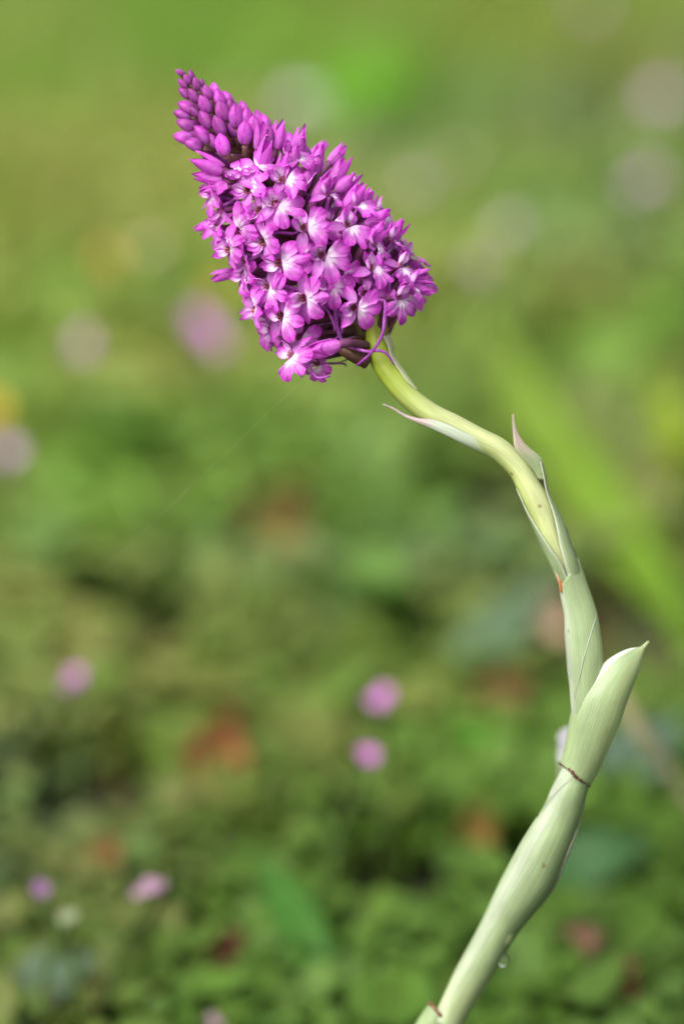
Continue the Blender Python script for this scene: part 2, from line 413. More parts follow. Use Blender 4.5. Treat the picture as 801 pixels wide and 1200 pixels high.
leaf_plant('broad_leaf', [(660, 955, 0), (590, 890, .012), (520, 850, .016)], 13, (0.06, 0.19, 0.012), 'vivid green leaf left of the hooked sheath')
leaf_plant('broad_leaf', [(395, 1200, 0), (352, 1090, .012), (300, 1000, .016)], 9, (0.05, 0.15, 0.02), 'narrow dark green leaf low in the middle of the meadow')
leaf_plant('broad_leaf', [(10, 1215, 0), (55, 1150, .012), (120, 1120, .014)], 11, (0.09, 0.14, 0.08), 'grey green leaf in the lower left corner')
leaf_plant('broad_leaf', [(470, 760, 0), (440, 690, .03), (455, 630, .04)], 16, (0.10, 0.20, 0.035), 'soft green leaf left of the stem bend')
leaf_plant('broad_leaf', [(120, 720, 0), (70, 650, .03), (60, 590, .04)], 16, (0.13, 0.22, 0.05), 'light green leaf near the left picture edge')
leaf_plant('broad_leaf', [(200, 560, 0), (150, 500, .03), (100, 470, .04)], 18, (0.10, 0.22, 0.04), 'green leaf left of the flower spike, under the lilac flowers')
leaf_plant('dry_stalk', [(880, 1040, 0), (770, 890, .036), (712, 795, .052)], 5, (0.42, 0.37, 0.20), 'straw coloured dry stalk leaning right of the hooked sheath', 'stalk', mat=M_DRY, prof_=lambda t: 1 - 0.6 * t)

def wildflower(px, py, h, r, col, label, petals=5, group='small wildflowers in the meadow', cat='flower', name='wildflower'):
    q = random.Random(int(px * 7 + py))
    h *= 1.15
    top = on_ground(px, py, h)
    foot = Vector((top.x + q.uniform(-.008, .008), top.y + q.uniform(0, .012), 0))
    r *= 0.62 if py > 600 else 0.66
    e, inv = rooted(name, [foot], label, cat, group)
    v, f, c = blade(1.0, 0.95, 0.12, -0.5, tipp=0.0, base=col, mid=tuple(min(.9, x * 1.2 + .05) for x in col), edge=col, nu=5, nv=4, seed=1, claw=0.3)
    me = mesh_from('petal', [Vector(x) for x in v], f, c, mat=M_PETAL)
    T0 = inv @ top
    heads = [(T0, r * 0.9)]                      # a main blossom and one or two smaller ones beside it
    for k in range(q.choice((1, 2))):
        heads.append((T0 + Vector((q.uniform(-1, 1), q.uniform(-.6, .6), q.uniform(-1.0, .5))) * r * 1.25 * MM, r * q.uniform(.5, .7)))
    for hn, (T, rh) in enumerate(heads):
        fc = Vector((q.uniform(-.5, .5), -0.75, q.uniform(.5, 1.0))).normalized()
        p = [Vector((0, 0, -0.005)), Vector((0, 0, T.z * 0.4)) + T * 0.1, T * 0.8 + Vector((0, 0, T.z * 0.05)), T - fc * 0.0006] if hn == 0 else [T0 * 0.62 + Vector((0, 0, T0.z * 0.07)), T * 0.85, T - fc * 0.0006]
        rs = [Vector(x) for x in catmull([tuple(x) for x in p], 3)]
        v, f, c = tube(rs, [0.0007 if hn == 0 else 0.0004] * len(rs), [(0.12, 0.19, 0.05)] * len(rs), 6)
        link('stem', mesh_from('stem', v, f, c, mat=M_LEAF), e)
        for k in range(petals):
            a = 2 * math.pi * k / petals + q.uniform(-.1, .1)
            u = fc.cross(Vector((0, 1, 0.3))).normalized(); w_ = fc.cross(u)
            d = u * math.cos(a) + w_ * math.sin(a)
            link('petal', me, e, Matrix.Translation(T + d * rh * 0.05 * MM) @ frame(d + fc * 0.25, fc) @ Matrix.Scale(rh * MM * q.uniform(.85, 1.1), 4))
        cc = tuple(x * 0.55 for x in col) if col[2] > 0.1 else (0.4, 0.24, 0.01)
        v, f, c = tube([T - fc * 0.0005, T + fc * rh * 0.06 * MM, T + fc * rh * 0.16 * MM, T + fc * rh * 0.2 * MM], [rh * .12 * MM, rh * .2 * MM, rh * .16 * MM, rh * .03 * MM], [cc] * 4, 8)
        link('flower_centre', mesh_from('flower_centre', v, f, c, mat=M_PETAL), e)
    return e
PK = (0.66, 0.24, 0.64); LIL = (0.66, 0.40, 0.64); GRY = (0.62, 0.60, 0.58); YEL = (0.72, 0.50, 0.02); PUR = (0.30, 0.14, 0.32)
wildflower(345, 115, .05, 6.5, (0.66, 0.66, 0.62), 'whitish flower just above the upper edge of the spike')
wildflower(768, 112, .05, 5.0, LIL, 'upper one of two lilac flowers near the top right corner')
wildflower(761, 206, .05, 5.2, LIL, 'lower one of two lilac flowers near the top right corner')
wildflower(485, 215, .05, 4.6, (0.60, 0.46, 0.47), 'greyish pink flower close right of the spike, higher than its middle')
wildflower(535, 188, .04, 4.4, (0.46, 0.33, 0.30), 'dull brownish flower right of the greyish pink one beside the spike')
wildflower(598, 262, .05, 4.8, (0.56, 0.50, 0.48), 'grey flower at mid distance, right of the spike')
wildflower(562, 315, .05, 4.6, (0.58, 0.50, 0.46), 'beige grey flower right above the tip of the strap leaf')
wildflower(240, 383, .045, 6.6, PK, 'large pink flower left of the lower spike')
wildflower(95, 408, .045, 4.6, LIL, 'faded lilac flower left of the large pink one')
wildflower(690, 6, .05, 5.0, LIL, 'pale flower cut by the top edge of the picture')
wildflower(15, 530, .04, 4.0, LIL, 'lilac flower at the left picture edge under a yellow one')
wildflower(-6, 478, .045, 5.2, YEL, 'bright yellow flower cut by the left picture edge')
wildflower(125, 300, .045, 4.6, (0.62, 0.40, 0.05), 'ochre yellow flower left of the spike')
wildflower(178, 288, .045, 3.6, (0.62, 0.45, 0.33), 'beige flower between the ochre flower and the spike')
wildflower(262, 330, .045, 4.4, (0.60, 0.42, 0.02), 'yellow flower half hidden behind the left edge of the spike')
wildflower(89, 790, .035, 3.0, PK, 'small bright pink flower alone at the lower left')
wildflower(450, 813, .035, 3.1, PK, 'upper one of two pink flowers left of the hooked sheath')
wildflower(431, 883, .035, 3.6, (0.70, 0.22, 0.67), 'lower one of two pink flowers left of the hooked sheath')
wildflower(49, 1043, .03, 2.8, PUR, 'dull purple flower near the lower left corner')
wildflower(175, 1038, .03, 3.2, (0.46, 0.27, 0.40), 'pale pink flower right of the dull purple one')
wildflower(78, 1075, .026, 2.6, (0.24, 0.29, 0.15), 'pale greenish white flower just under the dull purple one')
wildflower(248, 1193, .012, 1.8, (0.42, 0.24, 0.34), 'dusty pink flower at the bottom edge of the picture')

def dead_leaf(px, py, h, size, col, label, rot=0.0):
    q = random.Random(int(px + py * 3))
    c0 = on_ground(px, py, h * 0.7)
    V, F, C = blade(1.0, 0.62, 0.35, 0.9, tipp=1, base=col, mid=tuple(x * 1.2 for x in col), edge=tuple(x * 0.6 for x in col), nu=10, nv=6, seed=int(px), claw=0.4)
    V = [Vector((x + 0.03 * math.sin(9 * y + k), y - 0.5, z + 0.04 * math.sin(7 * x + 11 * y))) for k, (x, y, z) in enumerate(V)]
    me = mesh_from('dead_leaf', V, F, C, mat=M_DRY)
    ob = link('dead_leaf', me, None, Matrix.Translation(c0) @ frame((math.cos(rot), 0.3 * math.sin(rot), math.sin(rot)), (0.1, -0.8, 0.7)) @ Matrix.Scale(size * MM, 4))
    md = ob.modifiers.new('thickness', 'SOLIDIFY'); md.thickness = 0.0004 / (size * MM)
    tag(ob, label, 'dead leaf', 'withered leaves among the plants')
dead_leaf(265, 868, .026, 20, (0.36, 0.15, 0.06), 'rust red withered leaf in the lower left meadow', 1.2)
dead_leaf(178, 785, .014, 17, (0.16, 0.075, 0.035), 'dark brown withered leaf right of the lone pink flower', 0.3)
dead_leaf(560, 960, .016, 11, (0.26, 0.16, 0.04), 'orange withered leaf left of the lower stem', 1.4)
dead_leaf(598, 815, .02, 16, (0.22, 0.085, 0.05), 'brown withered leaf left of the twisted sheath', 0.6)
dead_leaf(335, 600, .02, 26, (0.26, 0.13, 0.05), 'brown withered leaf below the flower spike', 0.9)
dead_leaf(648, 715, .03, 12, (0.55, 0.40, 0.27), 'beige withered leaf touching the stem outline below the bend', 1.5)
dead_leaf(775, 570, .02, 22, (0.15, 0.085, 0.035), 'dark brown withered leaf right of the strap leaf', 0.7)
dead_leaf(685, 1105, .016, 9, (0.22, 0.11, 0.08), 'dusty pink withered leaf right of the lower stem', 0.2)
dead_leaf(622, 1157, .008, 8, (0.20, 0.075, 0.055), 'small red withered leaf beside the stem foot', 0.4)
dead_leaf(725, 1150, .012, 14, (0.24, 0.10, 0.06), 'reddish brown withered leaf in the lower right corner', 1.0)
dead_leaf(700, 760, .012, 16, (0.12, 0.06, 0.03), 'dark withered leaf right above the hooked sheath', 0.3)
dead_leaf(130, 1000, .02, 10, (0.30, 0.15, 0.06), 'tan withered leaf above the pale pink flower', 0.8)
dead_leaf(270, 1110, .012, 11, (0.20, 0.08, 0.05), 'brown withered leaf low between the dark green leaf and the corner', 0.5)

# ================================================================== the orchid
ORCHID = empty('pyramidal_orchid', pix(447, 1554, -20))
ORCHID.location.z = 0
bpy.context.view_layer.update()
OW = Matrix.Translation(ORCHID.location).inverted()
tag(ORCHID, 'magenta pyramidal orchid in sharp focus on a curved pale green stem', 'orchid')
def part(name, me, mw=None, parent=None):
    o = link(name, me, parent or ORCHID, mw)
    return o
def world_part(name, V, F, C, mat, uvs=None, parent=None):
    V = [OW @ Vector(v) for v in V]
    return part(name, mesh_from(name, V, F, C, uvs, mat), parent=parent)

# ---- lofted stem pieces; rows are (Lx, Ly, Rx, Ry, dz, a0, a1, depth ratio) in photograph pixels
def loft(rows, n=6, m=28, colf=None):
    rs = catmull(rows, n)
    V, C, UV = [], [], []
    ln = 0; prev = None
    for i, r in enumerate(rs):
        L, Rr = pix(r[0], r[1], r[4]), pix(r[2], r[3], r[4])
        c = (L + Rr) / 2; e = (Rr - L) / 2; f = TOCAM * e.length * r[7]
        if prev is not None: ln += (c - prev).length
        prev = c
        for k in range(m + 1):
            a = R(lerp(r[5], r[6], k / m))
            V.append(c + e * math.sin(a) + f * math.cos(a))
            t = i / (len(rs) - 1)
            C.append(colf(t, k / m, math.degrees(a))); UV.append((math.degrees(a) / 360, ln * 100, 0))
    F = [(i * (m + 1) + k, i * (m + 1) + k + 1, (i + 1) * (m + 1) + k + 1, (i + 1) * (m + 1) + k) for i in range(len(rs) - 1) for k in range(m)]
    return V, F, C, UV
def loft_part(name, rows, colf, thick=0.00012, n=6, m=28, extra=None):
    V, F, C, UV = loft(rows, n, m, colf)
    if extra:
        for (v, f, c, u) in extra:
            o0 = len(V); V += v; C += c; UV += u; F += [tuple(i + o0 for i in q) for q in f]
    ob = world_part(name, V, F, C, M_STEM, UV)
    if thick:
        md = ob.modifiers.new('thickness', 'SOLIDIFY'); md.thickness = thick; md.offset = 0
    return ob
T_ = (-180, 180, 1.0)
Y_GREEN = (0.34, 0.44, 0.035); PALE_Y = (0.47, 0.52, 0.24); PALE_G = (0.28, 0.36, 0.175); MID_G = (0.13, 0.21, 0.07); WHITE_G = (0.53, 0.56, 0.46)
PINKISH = (0.52, 0.36, 0.38); BROWN = (0.10, 0.03, 0.025)
# stem: from the spike down to inside the sheaths
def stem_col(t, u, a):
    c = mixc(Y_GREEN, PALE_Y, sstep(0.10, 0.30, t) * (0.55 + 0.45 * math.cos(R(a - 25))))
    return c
stem_rows = [(430, 372, 450, 362, 2) + T_, (428, 395, 455, 386, 2) + T_, (432, 422, 462, 419, 2.5) + T_, (448, 450, 474, 437, 3) + T_, (470, 475, 488, 456, 3) + T_,
             (499, 497, 511, 474, 3) + T_, (527, 511, 537, 487, 3) + T_, (553, 525, 565, 502, 3) + T_, (574, 536, 592, 516, 3) + T_,
             (595, 555, 614, 538, 3) + T_, (605, 573, 630, 562, 3) + T_, (617, 599, 647, 590, 3) + T_, (634, 640, 660, 630, 3) + T_,
             (657, 688, 680, 684, 2.4) + T_, (668, 730, 692, 728, 2.2) + T_, (673, 790, 694, 795, 1.8) + T_, (674, 850, 688, 858, 1) + T_, (664, 915, 680, 923, 0) + T_,
             (600, 1020, 632, 1045, -4) + T_, (540, 1140, 570, 1150, -8) + T_, (505, 1200, 528, 1215, -10) + T_]
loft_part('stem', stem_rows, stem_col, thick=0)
# rachis: the axis inside the flower spike
BASE, TIP = Vector((437, 402)), Vector((213, 86))
AX = (TIP - BASE).normalized(); NR = Vector((-AX.y, AX.x))          # image space, NR to the right of the axis
LEN = (TIP - BASE).length
def axis_off(t):       # sideways bow of the axis, px
    return 6 * math.sin(math.pi * min(1, max(0, t / LEN)))
PROF = [(-30, 60), (0, 88), (20, 98), (60, 106), (125, 103), (217, 83), (287, 51), (330, 34), (360, 20), (387, 6)]
def prof(t):
    for (a, ra), (b, rb) in zip(PROF, PROF[1:]):
        if t <= b: return lerp(ra, rb, max(0, (t - a) / (b - a)))
    return PROF[-1][1]
def axis_pt(t, off=0, front=0):
    q = BASE + AX * t + NR * (axis_off(t) + off)
    return pix(q.x, q.y, front * PXW / MM)
rp = [axis_pt(LEN * i / 14) for i in range(15)]
v, f, c = tube(rp, [lerp(13, 3.5, i / 14) * PXW for i in range(15)], [mixc((0.22, 0.22, 0.06), (0.16, 0.07, 0.09), i / 14) for i in range(15)], 12)
world_part('spike_axis', v, f, c, M_PETAL)

# sheath at the very base, down into the soil
def base_col(t, u, a): return mixc(PALE_G, MID_G, sstep(0, 90, abs(a + 40)) * 0.8)  # darker green away from the left front, side shading put into the colour
loft_part('sheath_leaf', [(502, 1177, 530, 1196, -10, -180, 180, 1), (486, 1201, 523, 1222, -11, -180, 180, 1), (468, 1240, 508, 1262, -13, -180, 180, 1),
          (450, 1300, 494, 1314, -15, -180, 180, 1), (438, 1370, 482, 1378, -18, -180, 180, 1), (430, 1450, 470, 1454, -20, -180, 180, 1), (428, 1530, 464, 1532, -21, -180, 180, 1), (428, 1610, 464, 1612, -22, -180, 180, 1)], base_col)
# second sheath: long swollen tube to the brown node
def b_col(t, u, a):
    c = mixc(PALE_G, MID_G, sstep(-10, 80, a) * 0.75)  # darker right flank, pale left streak below: side light put into the colour
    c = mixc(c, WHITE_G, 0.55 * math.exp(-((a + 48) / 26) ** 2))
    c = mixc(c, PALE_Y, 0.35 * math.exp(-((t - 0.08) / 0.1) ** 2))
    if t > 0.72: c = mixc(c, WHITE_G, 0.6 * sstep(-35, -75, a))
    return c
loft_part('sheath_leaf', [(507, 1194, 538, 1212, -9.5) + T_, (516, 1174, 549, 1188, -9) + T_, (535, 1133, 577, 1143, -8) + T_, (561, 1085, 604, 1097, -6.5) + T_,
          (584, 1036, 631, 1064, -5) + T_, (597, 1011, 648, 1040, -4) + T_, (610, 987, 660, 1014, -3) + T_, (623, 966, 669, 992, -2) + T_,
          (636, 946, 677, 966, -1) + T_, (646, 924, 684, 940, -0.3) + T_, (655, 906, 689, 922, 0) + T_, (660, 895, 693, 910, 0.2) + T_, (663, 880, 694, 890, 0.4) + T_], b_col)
# free margin of that sheath, lying over its right-hand side
def margin_col(t, u, a): return mixc(mixc(PALE_G, WHITE_G, 0.5), (0.36, 0.27, 0.16), 0.7 * sstep(0.12, 0.0, u) * (0.4 + 0.6 * math.sin(t * 40) ** 2))
loft_part('sheath_margin', [(647, 924, 685, 941, -0.3, 88, 96, 1.02), (636, 946, 678.5, 966, -1, 70, 104, 1.02), (623, 966, 670.5, 992, -2, 56, 108, 1.02), (610, 987, 661.5, 1014, -3, 60, 108, 1.02), (597, 1011, 649.5, 1040, -4, 72, 108, 1.02),
          (584, 1036, 632, 1064, -5, 86, 104, 1.02)], margin_col, n=5, m=10, thick=0.00006)
v, f, c = tube([pix(x, y, z) for x, y, z in [(636, 946, 0.2), (643, 936, 1.2), (650, 928, 1.8), (657, 921, 2.2), (664, 914, 2.6), (670, 908, 2.7)]], [r_ * PXW for r_ in (.3, .45, .5, .5, .4, .2)], [mixc(WHITE_G, (0.4, 0.3, 0.2), 0.2)] * 6, 6)
world_part('sheath_margin', v, f, c, M_STEM)
# third sheath: boat-shaped leaf with a hooked tip
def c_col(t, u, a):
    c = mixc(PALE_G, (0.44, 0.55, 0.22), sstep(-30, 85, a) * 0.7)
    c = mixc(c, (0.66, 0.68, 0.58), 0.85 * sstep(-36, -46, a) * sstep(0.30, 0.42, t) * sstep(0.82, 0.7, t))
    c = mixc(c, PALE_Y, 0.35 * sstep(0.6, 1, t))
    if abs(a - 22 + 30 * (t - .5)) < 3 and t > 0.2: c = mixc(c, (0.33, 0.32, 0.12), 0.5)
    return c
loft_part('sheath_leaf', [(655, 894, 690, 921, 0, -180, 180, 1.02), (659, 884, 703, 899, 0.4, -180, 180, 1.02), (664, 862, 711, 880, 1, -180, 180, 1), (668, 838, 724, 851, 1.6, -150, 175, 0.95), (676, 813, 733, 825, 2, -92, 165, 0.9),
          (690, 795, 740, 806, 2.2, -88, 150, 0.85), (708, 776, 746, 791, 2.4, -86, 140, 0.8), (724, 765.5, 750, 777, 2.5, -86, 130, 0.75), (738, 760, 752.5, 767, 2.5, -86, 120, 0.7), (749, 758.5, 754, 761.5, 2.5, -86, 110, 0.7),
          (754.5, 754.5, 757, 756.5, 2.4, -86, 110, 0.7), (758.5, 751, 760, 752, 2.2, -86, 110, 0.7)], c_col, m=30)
# fourth sheath: twisted swelling above it, one margin overlapping
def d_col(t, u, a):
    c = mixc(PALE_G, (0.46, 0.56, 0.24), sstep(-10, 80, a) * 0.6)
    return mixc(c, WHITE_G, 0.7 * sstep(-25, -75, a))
D_ROWS = [(655, 688, 676.5, 654), (657.5, 704, 688, 686), (661, 722, 698.5, 718), (661.5, 744, 703, 744), (663, 765, 705.5, 768), (664.6, 785, 704, 791), (667, 805, 702, 813), (669, 830, 697, 843), (673, 858, 690, 868)]
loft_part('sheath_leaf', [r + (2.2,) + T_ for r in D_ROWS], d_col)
v, f, c = tube([pix(x, y, z) for x, y, z in [(698, 718, 3.4), (696.5, 727, 4.0), (693, 738, 4.5), (689.5, 750, 4.8), (686, 762, 4.95), (682, 776, 4.9), (679, 790, 4.65), (676, 803, 4.3), (672, 818, 3.6)]],
               [r_ * PXW for r_ in (.2, .4, .5, .55, .55, .55, .5, .4, .2)], [WHITE_G] * 9, 6)
world_part('sheath_margin', v, f, c, M_STEM)
# orange withered tip of that sheath, on the stem's left side
def o_col(t, u, a): return mixc((0.52, 0.42, 0.34), (0.42, 0.16, 0.05), sstep(0.35, 0.8, t))
loft_part('withered_tip', [(639, 648, 642, 646, 3.2, -90, 90, .6), (644, 660, 650, 658, 3.4, -90, 90, .6), (650, 672, 657, 670, 3.6, -90, 90, .6), (654, 684, 660, 683, 3.6, -90, 90, .6), (656, 694, 659, 694, 3.4, -90, 90, .6)], o_col, m=8)
# fifth sheath: wraps the stem from behind, both margins showing, long pointed tip
def e_col(t, u, a):
    c = mixc(PALE_G, MID_G, 0.35 * sstep(0, 60, a) * sstep(120, 70, a))
    return mixc(c, WHITE_G, 0.6 * sstep(0.05, 0.0, u) + 0.5 * sstep(0.94, 1, u))
def tip_col(t, u, a): return mixc(mixc((0.36, 0.26, 0.23), (0.38, 0.33, 0.24), t), PALE_G, sstep(0.3, 0.8, t) * 0.9)
tipE = loft([(600, 485, 601, 485, 4, -90, 90, .3), (600.2, 497, 603, 497, 4, -90, 90, .3), (601, 510, 607, 509, 4, -90, 90, .3), (602.5, 523, 615, 521, 4, -90, 90, .3), (606, 531, 627, 531, 3.8, -90, 90, .3),
             (614, 540, 634, 538, 3.5, -90, 90, .4), (624, 551, 637, 549, 3.2, -90, 90, .5), (630, 562, 640, 562, 3, -90, 90, .6)], 5, 28, tip_col)
loft_part('sheath_leaf', [(594, 553, 634, 541, 3, 66, 150, 1.04), (600, 563, 638, 556, 3, 60, 200, 1.04), (606, 576, 643, 576, 3, 50, 272, 1.04), (616, 600, 653, 598, 3, 38, 292, 1.04), (625, 620, 662, 617, 3, 22, 308, 1.04),
          (633, 640, 669, 637, 3, 10, 330, 1.04), (643, 660, 676, 657, 3, 0, 345, 1.04), (653, 681, 682, 676, 2.6, -10, 348, 1.0), (662, 702, 686, 699, 2.3, -12, 348, 0.9)], e_col, m=36, extra=[tipE])
# sixth: whitish bract pressed to the underside, drawn out into a pink thread
def f_col(t, u, a):
    c = mixc(mixc((0.40, 0.24, 0.27), mixc(PALE_G, WHITE_G, 0.65), sstep(0.36, 0.52, t)), PALE_Y, sstep(0.66, 0.9, t))
    return mixc(c, (0.6, 0.7, 0.5), 0.3 * math.sin(9 * u) ** 2)
loft_part('bract', [(448, 474, 448.6, 473, 3.5, -90, 90, .5), (460, 479.5, 461, 477.8, 3.6, -90, 90, .5), (473, 488, 474.5, 485.5, 3.8, -90, 90, .5), (487, 494.5, 490, 490, 4.2, -90, 90, .6), (502, 501, 507, 491.5, 4.5, -90, 80, .6),
          (521, 510, 527, 498, 4.6, -90, 70, .6), (538, 518.6, 545, 506, 4.4, -90, 60, .6), (553, 526, 562, 511, 3.9, -90, 45, .6), (565, 531.5, 575, 516, 3.3, -90, 20, .65), (577, 538.5, 586, 524, 2.6, -90, -30, .7)], f_col, m=12, thick=0.00006)
# bract margin on the other side of the stem, just under the spike
def g_col(t, u, a): return mixc(mixc(mixc(Y_GREEN, PALE_Y, 0.75), (0.62, 0.62, 0.42), 0.8 * sstep(0.35, 0, u)), (0.50, 0.40, 0.36), sstep(0.25, 0, t) * 0.5)
loft_part('bract', [(438, 398, 456, 392, 3, 10, 100, 1.02), (433, 410, 461, 404, 2.6, 28, 110, 1.03), (432, 422, 463, 418, 2.6, 38, 112, 1.03), (447, 449, 474.5, 436, 3, 40, 112, 1.03), (461, 465, 481.5, 446, 3, 42, 108, 1.03), (472, 476, 489, 456.5, 3, 62, 98, 1.02)], g_col, m=12)
# brown withered rims at the two nodes
def rim(pts, r=1.9):
    path = []
    rs = catmull([(a, b, c) for a, b, c in pts], 5)
    for i, q in enumerate(rs): path.append(pix(q[0], q[1], q[2]))
    v, f, c = tube(path, [r * PXW * (0.5 + rnd.random()) for _ in path], [mixc(BROWN, (0.2, 0.09, 0.06), rnd.random()) for _ in path], 6)
    world_part('withered_rim', v, f, c, M_DRY)
rim([(655, 894.5, .4), (660, 897, 1.6), (664, 900, 2.2), (669, 903, 2.65), (673, 909, 2.8), (677, 912, 2.7), (682, 915, 2.2), (687, 919, 1.3), (690, 921, 0.2)])
rim([(501, 1176, -9.4), (505, 1176.5, -8.3), (509, 1182, -7.6), (515, 1189, -7.5), (522, 1194, -7.9), (528, 1196, -9)], 1.7)
rim([(637, 946, -0.6), (634, 952, -0.7), (629, 957, -1)], 0.7)

# ---- flower pieces, built in millimetres: Z faces out, Y towards the hood, -Y along the lip
def lip(seed):
    q = random.Random(seed); V, F, C = [], [], []
    lobes = [(-54 + q.uniform(-6, 6), 2.4, 1.42, 1.22), (q.uniform(-4, 4), 2.5, 1.2, 0.9), (54 + q.uniform(-6, 6), 2.4, 1.42, 1.22)]
    lobes = [(a, d * q.uniform(.95, 1.05), l * q.uniform(.92, 1.08), w * q.uniform(.9, 1.12)) for a, d, l, w in lobes]
    NA, NRr = 84, 10
    cup = [q.uniform(-0.35, 0.45) for _ in range(3)]; drop = [q.uniform(-0.1, 0.5) for _ in range(3)]
    for i in range(NA + 1):
        phi = -96 + 192 * i / NA
        r = 1.75 * sstep(100, 78, abs(phi)) + 0.45; which, off = -1, 0
        r *= 0.92 + 0.08 * math.cos(R(phi * 6.5))
        for j, (a, d, ln, wd) in enumerate(lobes):
            da = R(phi - a); cx = d * math.cos(da); cy = d * math.sin(da)
            # ray from origin along phi against an ellipse centred d away along the lobe axis
            ux, uy = math.cos(da), math.sin(da)
            A = (ux / ln) ** 2 + (uy / wd) ** 2; B = -2 * d * ux / ln ** 2; Cc = (d / ln) ** 2 - 1
            D = B * B - 4 * A * Cc
            if D > 0:
                rr = (-B + math.sqrt(D)) / (2 * A)
                if rr > r: r, which, off = rr, j, math.sin(da)
        for k in range(NRr + 1):
            rad = r * k / NRr
            x = rad * math.sin(R(phi)); y = -rad * math.cos(R(phi))
            z = 0.28 * rad - 0.055 * rad * rad
            if which >= 0:
                z += cup[which] * (off * rad) ** 2 * 0.9 - drop[which] * max(0, rad - 1.8) ** 2 * 0.28
            z += 0.10 * math.sin(R(phi * 13 + seed * 77)) * (rad / r) ** 2 + 0.06 * math.sin(R(phi * 29 + seed * 31)) * (rad / r) ** 4
            z += 0.22 * math.exp(-((abs(phi) - 22) / 12) ** 2) * math.exp(-((rad - 0.9) / 0.5) ** 2)
            V.append((x, y - 0.15, z))
            wv = 0.16 * math.sin(R(phi * 9 + seed * 50)) + 0.12 * math.sin(R(phi * 23 + seed * 90)); wf = (1 - sstep(1.0 + wv, 1.75 + wv, rad)) * (0.9 + 0.1 * math.sin(R(phi * 31)))
            c = mixc(mixc(PINK, MAG, sstep(2.2, 3.2, rad)), WHT, wf)
            c = mixc(c, DEEP, (0.35 * sstep(0.85, 1, k / NRr) + 0.16 * (math.sin(R(phi * 19 + seed * 40)) > 0.4)) * (1 - wf))
            C.append(c)
    for i in range(NA):
        for k in range(NRr):
            a = i * (NRr + 1) + k
            F.append((a, a + NRr + 1, a + NRr + 2, a + 1))
    return V, F, C
def xf(geo, M):
    V, F, C = geo
    return [M @ Vector(v) for v in V], F, C
def mesh_mm(name, geo):
    V, F, C = geo
    return mesh_from(name, [Vector(v) * MM for v in V], F, C, mat=M_PETAL)
# column and throat: a dark red little cup with a pale beak
def throat_geo(seed):
    q = random.Random(seed)
    RED = (0.20, 0.035, 0.03); V, F, C = [], [], []
    n = 12
    for i, (r, z, c) in enumerate([(0.75, 0.15, (0.60, 0.25, 0.55)), (0.62, -0.15, (0.42, 0.14, 0.22)), (0.45, -0.75, RED), (0.02, -0.95, (0.08, 0.01, 0.01))]):
        for k in range(n):
            a = 2 * math.pi * k / n
            V.append((r * math.cos(a), 0.5 + r * math.sin(a) * 0.9, z)); C.append(c)
    for i in range(3):
        for k in range(n): F.append((i * n + k, i * n + (k + 1) % n, (i + 1) * n + (k + 1) % n, (i + 1) * n + k))
    parts = [(V, F, C)]
    for s in (-1, 1):   # two pollinia pouches
        p = [Vector((s * 0.22, 0.55 + 0.1 * j, -0.6 + 0.28 * j)) for j in range(4)]
        parts.append(tube(p, [0.1, 0.17, 0.16, 0.06], [(0.45, 0.20, 0.12), (0.55, 0.28, 0.2), (0.42, 0.16, 0.14), (0.3, 0.08, 0.1)], 6))
    return merge(parts)
def bud_geo(L, W, seed, young=0.0):
    q = random.Random(seed); V, F, C = [], [], []
    nu, nv = 12, 18
    for i in range(nu + 1):
        t = i / nu
        r = W / 2 * ((1 - 0.75 * ((0.42 - t) / 0.42) ** 2) ** 0.5 if t < 0.42 else max(0.02, 1 - ((t - 0.42) / 0.58) ** 2.1) ** 0.8)
        for k in range(nv):
            a = 2 * math.pi * k / nv
            seam = abs(math.sin(1.5 * a + 0.6 * t))            # three sepals with grooves between
            rr = r * (0.82 + 0.20 * seam ** 0.6)
            bend = 0.25 * W * (t - 0.4) ** 2
            V.append((rr * math.cos(a), L * t - 0.02 * L, rr * math.sin(a) + bend))
            c = mixc(mixc((0.30, 0.17, 0.14), (0.56, 0.12, 0.58), sstep(0, 0.16, t)), MAG, sstep(0.2, 0.8, t))
            c = mixc(DEEP, c, sstep(0.0, 0.45, seam)); c = mixc(c, DEEP, 0.7 * sstep(0.72, 1, t))
            c = mixc(c, LILAC, 0.30 * sstep(0.75, 1, seam) * sstep(0.9, 0.4, t))
            c = mixc(c, (0.20, 0.045, 0.15), young * (0.5 + 0.5 * q.random())); c = tuple(x * q.uniform(0.88, 1.1) for x in c)
            C.append(c)
    for i in range(nu):
        for k in range(nv): F.append((i * nv + k, i * nv + (k + 1) % nv, (i + 1) * nv + (k + 1) % nv, (i + 1) * nv + k))
    F.append(tuple(range(nv - 1, -1, -1)))
    return V, F, C
NVAR = 10
LIPS = [lip(s) for s in range(NVAR)]
SEPS = [blade(3.5 * random.Random(s).uniform(.9, 1.1), 1.75, 0.16, -0.35 + 0.5 * random.Random(s + 3).random(), base=MAG, mid=LILAC, seed=s) for s in range(NVAR)]
DORS = [blade(2.6, 1.7, 0.28, 1.1 + 0.2 * random.Random(s).random(), base=MAG, mid=LILAC, seed=s + 20) for s in range(NVAR)]
PETS = [blade(2.4, 1.5, 0.25, 1.0 + 0.3 * random.Random(s).random(), base=PINK, mid=WHT, edge=MAG, seed=s + 40) for s in range(NVAR)]
HOOD = [blade(3.9 * random.Random(s).uniform(.88, 1.1), 1.8, 0.3, 0.5, base=MAG, mid=PINK, seed=s + 60, tipp=1.3, claw=0.6) for s in range(NVAR)]
THRO = [throat_geo(s) for s in range(3)]
mk = lambda nm, lst: [mesh_mm(nm, g) for g in lst]
